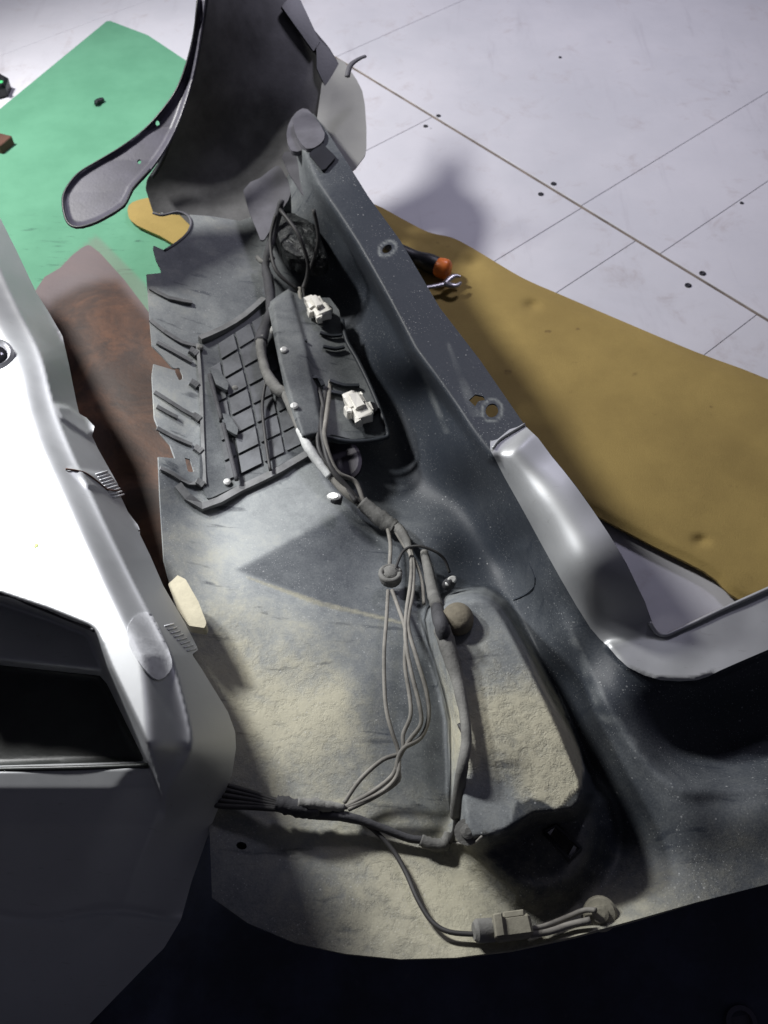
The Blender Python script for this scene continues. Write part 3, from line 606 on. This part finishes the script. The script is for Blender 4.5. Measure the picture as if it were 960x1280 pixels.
connector(397, 386, 20, lc, 28); connector(447, 510, 24, lc, 22)
for x, y, a in ((408, 392, 12), (463, 514, 12)):
    lathe('socket', [(a * .0011, 0), (a * .0011, .010), (a * .0007, .010)], ZC(x, y, .002), (0, 0, 1), M['lens'], lc, sides=14)
lathe('sensor_disc', [(.036, 0), (.036, .006), (.030, .008)], S(430, 575, .012), (-.15, -.1, 1), plain('aubergine_plastic', (.020, .016, .028), .5), bc, sides=32, sx=1.25, sy=.85, fwd=(-.35, 1, 0))

# fittings on the lamp cover
lathe('grommet', [(.022, 0), (.022, .006), (.019, .013), (.012, .017), (.004, .018)], S(572, 775, .002), Nrm(590, 800), M['grommet'], bc, sides=24, sharp=False, sx=1.1, label='round clay covered rubber plug at the top of the lamp cover')
lathe('screw', [(.016, 0), (.016, .0025), (.009, .003), (.009, .009), (.004, .011)], S(584, 1040, .003), (0, -.2, 1), M['tape'], bc, sides=18, sharp=True, label='dusty screw and washer at the foot of the lamp cover')
# frame round the slot
f5 = [(680, 1040), (695, 1031), (726, 1060), (712, 1074), (680, 1040)]
tube('slot_frame', SP(f5, .002), .003, M['dark'], bc, sides=6, spline=False)
bar('mould_line', [(642, 750), (656, 744), (667, 735), (669, 722), (662, 704)], 1.0, .0012, M['shell'], bc, -.001)

# crinkled black sack
def blob(name, c, ax, seed, mat, amp=.16, **pr):
    import bmesh, mathutils
    from mathutils import noise as mn
    bm = bmesh.new(); bmesh.ops.create_icosphere(bm, subdivisions=5, radius=1.0)
    for v in bm.verts:
        p = v.co.copy(); q3 = mathutils.Vector([math.copysign(abs(a_) ** .6, a_) for a_ in p]); n = mn.fractal(p * 1.6 + mathutils.Vector((seed, 0, 0)), 1.0, 2.0, 5) ; r = 1 - abs(mn.noise(p * 3.1 + mathutils.Vector((0, seed, 0))))
        v.co = q3 * .88 * (1 + amp * n + amp * .9 * (r - .7))
    A = np.array([[v.co.x, v.co.y, v.co.z] for v in bm.verts]) @ np.array(ax, float) + np.asarray(c)
    for v, a in zip(bm.verts, A): v.co = a
    me = bpy.data.meshes.new(name); bm.to_mesh(me); bm.free(); me.polygons.foreach_set('use_smooth', [True] * len(me.polygons))
    return link(name, me, mat, None, **pr)
blob('black_sack', P(374, 304, .180), [(.052, -.014, 0), (-.022, .088, 0), (0, 0, .032)], 7.3, M['sack'], .10, label='crumpled black plastic sack stuffed in the far corner of the black bumper', category='sack')

# ================================================================== WIRING HARNESS
wh = thing('wiring_harness', 'dusty grey wiring loom with tape wraps and loops running along inside the black bumper', 'wiring loom', S(440, 640))
def wire(pts, r, mat='wire', name='wire', wob=0.0, dz=.012, **k):
    p = SP([(a[0], a[1], a[2] if len(a) > 2 else dz) for a in pts]); kk = mpp(p[len(p) // 2])
    rr = [v * kk for v in r] if isinstance(r, (list, tuple)) else r * kk
    return tube(name, p, rr, M[mat], wh, wob=wob, **k)
wire([(352, 250, .05), (342, 290, .03), (332, 330, .03), (336, 352, .03), (338, 390, .03), (330, 412, .03), (326, 428, .03)], [4, 5, 5, 7, 6, 7, 8], 'tape_dark', 'tape_wrap', .15)
wire([(322, 322, .02), (330, 328, .03), (342, 322, .03)], 3, 'tape', 'tape_wrap', .2)
wire([(326, 424, .03), (327, 445, .03), (334, 468, .034), (346, 486, .036), (358, 492, .038)], [8, 6, 6.5, 8, 8], 'tape', 'tape_wrap', .2)
wire([(356, 490, .040), (366, 512, .040), (378, 538, .036), (386, 552, .034)], [6.5, 7, 7, 6], 'tape', 'tape_wrap', .15)
wire([(374, 536, .036), (386, 560, .034), (400, 580, .03), (412, 596, .028)], [5, 6.5, 6, 5], 'tape_white', 'tape_wrap', .2, label='pale whitish tape on the loom')
wire([(378, 362, .05), (384, 395, .05), (396, 430, .055), (402, 460, .055), (408, 480, .055), (402, 520, .055), (404, 550, .05), (414, 585, .04), (436, 612, .03), (452, 632, .025)], 3.6, 'wire_dark')
wire([(374, 360, .05), (380, 400, .05), (390, 430, .055), (404, 462, .06), (412, 482, .06), (408, 520, .06), (406, 548, .055), (420, 588, .04), (444, 602, .035), (454, 625, .03), (462, 638, .025)], 3.0, 'wire')
wire([(398, 486, .058), (404, 510, .058), (398, 535, .05), (400, 565, .04), (424, 600, .03), (446, 628, .03)], 3.0, 'wire_dark')
wire([(334, 470, .03), (328, 505, .02), (332, 550, .018), (338, 588, .015)], 2.2, 'wire_dark')
wire([(404, 584, .028), (418, 600, .026), (436, 618, .024), (454, 632, .024), (466, 640, .024)], [5, 5, 6, 5, 6], 'wire', wob=.1)
wire([(412, 596, .022), (428, 614, .02), (446, 628, .02)], 3.5, 'tape')
wire([(452, 628, .028), (468, 642, .03), (484, 654, .03), (494, 660, .03)], [8.5, 10, 10.5, 9], 'tape', 'tape_wrap', .22)
wire([(490, 656, .03), (500, 664, .032), (508, 676, .032), (512, 688, .03)], [8, 7, 6, 5], 'tape', 'tape_wrap', .2)
for pts in ([(350, 262, .07), (372, 292, .075), (385, 330, .07), (380, 362, .05)], [(392, 262, .06), (398, 300, .065), (388, 335, .06), (378, 362, .05)], [(345, 268, .06), (338, 300, .05), (345, 338, .05), (372, 362, .05)]):
    wire(pts, 2.4, 'wire_dark')
# loops
wire([(484, 658, .03), (488, 680, .03), (487, 706, .035), (485, 722, .04)], 2.7)
wire([(492, 660, .03), (505, 682, .03), (518, 700, .03), (527, 725, .03), (530, 755, .03)], 2.2, 'wire')
wire([(485, 738, .04), (483, 775, .05), (480, 820, .055), (482, 880, .05), (490, 915, .045), (498, 940, .04), (497, 968, .04), (480, 988, .03), (448, 1004, .022), (428, 1010, .02)], 2.8)
wire([(490, 738, .04), (498, 760, .045), (507, 790, .05), (506, 830, .05), (512, 870, .05), (513, 895, .05), (504, 918, .045), (502, 940, .04), (478, 950, .035), (450, 975, .025), (430, 1004, .02)], 2.8)
wire([(508, 674, .03), (514, 700, .035), (513, 730, .045), (508, 765, .05), (507, 800, .052), (514, 840, .055), (524, 880, .055), (526, 905, .05), (512, 925, .045), (500, 945, .04), (490, 970, .035), (462, 992, .025), (432, 1008, .02)], 2.9)
wire([(512, 684, .03), (517, 705, .035), (516, 740, .045), (510, 780, .05), (520, 820, .055), (532, 860, .055), (536, 895, .05), (526, 922, .045), (504, 936, .045), (496, 955, .04), (498, 975, .035), (470, 995, .025), (435, 1012, .02)], 2.9)
lathe('ring_grommet', [(.010, -.012), (.017, -.010), (.018, -.002), (.013, .002), (.013, .010), (.006, .012)], S(488, 722, .035), (-.1, -.75, .6), M['tape'], wh, sides=18, sharp=False)
tube('ring_band', [S(488 + 12 * math.cos(a), 717 + 9 * math.sin(a), .045 + .004 * math.sin(a)) for a in np.linspace(0, 6.1, 12)], .0042, M['tape'], wh, sides=8)
wire([(494, 712, .05), (502, 692, .05), (512, 684, .05), (526, 683, .05), (545, 690, .045), (556, 700, .04), (562, 716, .03)], 1.8, 'wire_dark')
wire([(530, 690, .03), (536, 715, .035), (541, 740, .035), (546, 758, .035)], [5.5, 7, 8, 7.5], 'tape', 'tape_wrap', .15)
wire([(544, 750, .035), (550, 775, .02), (556, 800, .014)], [8, 9, 8], 'tape_dark', 'tape_wrap', .2)
wire([(552, 785, .015), (562, 815, .012), (572, 850, .012), (580, 890, .014), (583, 925, .016), (578, 960, .018), (572, 1000, .02), (570, 1020, .02)], [12, 11.5, 9, 7, 7, 7.5, 8.5, 8], 'tape', 'tape_wrap', .12)
wire([(574, 905, .006), (583, 930, .004), (579, 970, .006), (571, 1015, .012), (567, 1045, .012)], 3.0, 'wire_dark')
wire([(571, 1015, .02), (570, 1035, .015), (562, 1052, .012)], [6, 4, 4], 'wire_dark')
# lower bundle
for i, o_ in enumerate((-10, -4, 3, 10, 16)):
    wire([(264, 988 + o_ * 1.1, .012), (285, 992 + o_, .018), (315, 998 + o_ * .7, .025), (352, 1006 + o_ * .35, .03), (400, 1012 + o_ * .15, .022)], 3.6 - .3 * (i % 2), 'wire_dark')
wire([(345, 1004, .03), (362, 1008, .03), (380, 1012, .028), (398, 1012, .025)], [10, 11, 10, 9], 'tape_dark', 'tape_wrap', .25)
wire([(372, 1004, .034), (392, 1006, .032), (412, 1008, .028), (430, 1010, .024)], [7.5, 8, 7, 5], 'tape', 'tape_wrap', .4)
wire([(385, 1017, .022), (425, 1020, .02), (452, 1026, .016), (480, 1036, .014), (512, 1048, .012), (532, 1050, .014)], [6.5, 6.5, 5.5, 5, 5, 5], 'tape_dark', 'tape_wrap', .15)
wire([(526, 1050, .014), (542, 1056, .014), (556, 1054, .014), (560, 1040, .014)], [7, 8, 8, 5], 'tape', 'tape_wrap', .2)
wire([(556, 1050, .012), (575, 1054, .012), (592, 1054, .012), (602, 1046, .012)], 1.8)
wire([(448, 1024, .014), (470, 1040, .01), (492, 1064, .01), (508, 1092, .012), (522, 1124, .014), (540, 1152, .014), (562, 1165, .014), (598, 1168, .014)], 3.2, 'wire_dark')
lathe('cable_end', [(.008, -.012), (.014, -.010), (.014, .010), (.010, .014)], S(606, 1163, .02), (-1, -.1, .15), M['tape'], wh, sides=14)
c = S(640, 1160, .026); k = mpp(c)
link('plug', box_mesh('plug', [(c, (24 * k, 3 * k, 0), (-2 * k, 13 * k, 0), (0, 0, .012)), (c + np.array([-18 * k, 0, .004]), (6 * k, 1 * k, 0), (-1 * k, 14 * k, 0), (0, 0, .014)), (c + np.array([2 * k, 14 * k, .006]), (13 * k, 1.6 * k, 0), (0, 4 * k, 0), (0, 0, .006))], .3), M['dusted'], wh, label='dust covered plug near the lower edge')
wire([(658, 1162, .024), (680, 1158, .022), (705, 1148, .02), (730, 1138, .03), (745, 1138, .034)], 3.4)
wire([(658, 1168, .02), (685, 1165, .016), (712, 1156, .016), (738, 1150, .02)], 4.2)
lathe('round_sensor', [(.021, -.006), (.021, .002), (.018, .006), (.010, .008), (.010, .012), (.006, .013)], S(750, 1142, .008), (-.2, -.3, 1), M['dusted'], wh, sides=22, label='round dusty sensor plug at the lower edge')
# cable clips with bright heads
def cable_clip(x, y, dx, dy, lift, zf=S):
    a = zf(x, y, lift); b = zf(x + dx, y + dy, lift + .004); k = mpp(a); d = (b - a) / np.linalg.norm(b - a)
    o_ = tube('cable_clip', [a - d * 8 * k, a - d * 2 * k, a + d * 6 * k], [6 * k, 7.5 * k, 6.5 * k], M['tape_dark'], wh, sides=10)
    lathe('clip_head', [(7.2 * k, 0), (7.4 * k, .003), (5 * k, .006), (2 * k, .006)], a - d * 4 * k + np.array([0, 0, .004]), -d * .35 + np.array([0, -.25, .9]), M['clip'], o_, sides=14, sx=1.3, sy=.72, fwd=tuple(d))
cable_clip(348, 410, 10, -6, .04); cable_clip(372, 482, 14, -8, .045); cable_clip(422, 624, 12, 3, .03); cable_clip(561, 730, -12, 8, .045)

# ================================================================== SILVER BUMPER ON THE LEFT
REC = [(-95, 822), (0, 822), (128, 836), (140, 850), (190, 960), (-95, 968)]
BO = [(-95, 200), (-40, 235), (0, 272), (20, 312), (45, 365), (62, 392), (78, 420), (86, 455), (95, 500), (99, 517), (108, 522), (118, 533), (115, 545), (123, 562), (146, 603), (150, 612), (146, 610), (160, 640), (173, 657), (175, 664), (172, 662), (188, 695), (204, 732), (232, 780), (248, 812), (240, 818), (252, 836), (285, 890), (294, 915), (295, 935), (290, 968), (265, 1030), (240, 1100), (226, 1150), (205, 1185), (180, 1210), (110, 1282), (70, 1330), (-95, 1330)]
def bb(x, y):
    x = np.asarray(x, float); y = np.asarray(y, float)
    s = -sdf(x, y, BO_FREE)[0]
    hp = np.interp(y, [200, 330, 450, 600, 700, 800, 952, 985, 1030, 1150, 1340], [.30, .32, .345, .365, .378, .388, .385, .372, .34, .235, .08])
    yl = np.interp(x, [-95, 0, 60, 125, 170], [733, 740, 760, 786, 800]); xl = np.interp(y, [700, 785, 835, 960, 1000], [118, 120, 140, 200, 215])
    hp = hp - .115 * sstep((y - yl) / 14) * np.maximum(sstep((xl - x) / 14), sstep((y - 925) / 110))
    hp = np.maximum(hp, .010)
    he = np.interp(y, [200, 272, 400, 545, 700, 810, 900, 965, 1030, 1150, 1285, 1340], [.215, .22, .225, .235, .235, .215, .195, .172, .145, .085, .014, .010])
    wd = np.interp(y, [200, 400, 700, 820, 900, 980, 1100, 1340], [34, 40, 42, 46, 64, 84, 90, 90])
    u = np.clip(s / wd, 0, 1.6)
    prof = np.where(u < .8, u * .96, .768 + .232 * sstep((u - .8) / .8) ) 
    return he + (hp - he) * prof
BO_FREE = [(-400, -200)] + smooth([(-60, 190), (0, 272), (45, 362), (80, 432), (103, 512), (145, 605), (190, 697), (248, 805), (286, 888), (297, 930), (291, 970), (265, 1032), (240, 1102), (205, 1186), (110, 1284), (60, 1345)], 6, closed=False).tolist() + [(-400, 1900)]
def zbum(x, y):
    z = bb(x, y); s = sdf(x, y, REC)[0]; z = z - .028 * sstep((-s) / 14.0)
    z = z + .007 * pm(x, y, [(72, 508), (84, 510), (120, 535), (112, 545), (78, 522)], 4)
    z = z + .005 * pm(x, y, [(90, 588), (140, 598), (150, 615), (110, 606)], 5)
    z = z + .004 * np.exp(-((y - 1143 - 6 * np.sin(x / 30)) / 5) ** 2)
    return z
sb = thing('silver_bumper', 'silver painted car bumper at the left, glaring white on top, with a parking sensor', 'bumper', P(60, 800, 0))
BOX = sheet('body', BO, zbum, M['silver'], sb, step=3, thick=.003)
sheet('recess_panel', [(-94, 832), (0, 832), (124, 845), (133, 855), (180, 951), (-94, 959)], lambda x, y: zbum(x, y) + .002, M['recess'], sb, step=4, thick=.002, label='dark recessed panel in the silver bumper')
def B(x, y, dz=0): return P(x, y, float(zbum(np.array([float(x)]), np.array([float(y)]))[0]) + dz)
sheet('tape_patch', smooth([(160, 782), (175, 766), (190, 768), (204, 795), (215, 825), (212, 840), (198, 850), (182, 838), (162, 808)], 2), lambda x, y: zbum(x, y) + .0035, M['patch'], sb, step=2.5, thick=.002, label='cloudy rounded film patch on the corner')
fb = sheet('foam_block', smooth([(210, 730), (222, 719), (232, 724), (248, 752), (258, 778), (256, 785), (236, 782), (222, 762)], 1), lambda x, y: .215 + 0 * x, M['foamtab'], sb, step=3, thick=.02, label='small cream foam block sticking out from the edge')
ps = lathe('parking_sensor', [(.030, -.004), (.030, .006), (.025, .010), (.021, .008)], B(-8, 445, .004), Nrm(300, 850) * 0 + np.array([.25, -.1, 1]), M['ring'], sb, sides=28)
lathe('sensor_face', [(.021, 0), (.018, .004), (.006, .005)], B(-8, 445, .010), (.25, -.1, 1), M['lens'], ps, sides=28, sharp=False)
tube('crack', [B(x, y, .002) for x, y in ((82, 586), (95, 588), (108, 592), (122, 602), (135, 612), (147, 613))], .0014, M['rust'], sb, sides=5)
tube('shade_line', [B(x, y, .001) for x, y in ((-90, 964), (0, 962), (100, 960), (186, 957))], .0035, M['recess'], sb, sides=6)  # dark tube painting in the shade line under the recess
tube('panel_gap', [B(x, y, .0005) for x, y in ((-90, 738), (0, 742), (40, 756), (90, 776), (118, 788))], .0025, M['dark'], sb, sides=6)
lathe('green_mark', [(.0028, 0), (.002, .0006)], B(45, 682, .0005), (0, 0, 1), plain('yellow_green_mark', (.45, .6, .05), .5), sb, sides=7, sx=1.4)
# ribs on its torn edge
for i in range(9):
    x, y = 128 + i * 2.6, 590 + i * 3.6
    tube('edge_tooth', [B(x - 8, y + 3, .0005), B(x + 6, y - 1, .0005)], .0014, M['patch'], sb, sides=5, spline=False)
for i in range(8):
    x, y = 214 + i * 4, 782 + i * 4.4
    tube('edge_tooth', [B(x - 8, y + 1, .0005), B(x + 3, y - 2, .0005)], .0014, M['patch'], sb, sides=5, spline=False)

# ================================================================== DARK NAVY PANEL IN FRONT
na = lambda x, y: np.maximum((.080 - (y - 1100) * .00042 + .015 * np.cos((x - 700) / 260)) * sstep((x - 100) / 350), .014)
NV = [(100, 1000), (250, 1030), (400, 1120), (600, 1150), (800, 1100), (1060, 1020), (1450, 900), (1700, 1900), (-500, 1900), (-300, 1340), (-60, 1200)]  # near end extended out of view to block light bouncing off the floor
nv = thing('navy_panel', 'dark navy moulded plastic panel across the bottom in front of the black bumper', 'plastic panel', P(600, 1250, 0))
sheet('panel', NV, lambda x, y: na(x, y) - .01, M['navy'], nv, step=6, thick=.004)
c = P(926, 1278, float(na(np.array([926.]), np.array([1278.]))[0]) - .004)
lathe('boss_ring', [(.020, -.006), (.020, .004), (.014, .004), (.014, -.004)], c, (0, -.2, 1), M['wing_edge'], nv, sides=20)
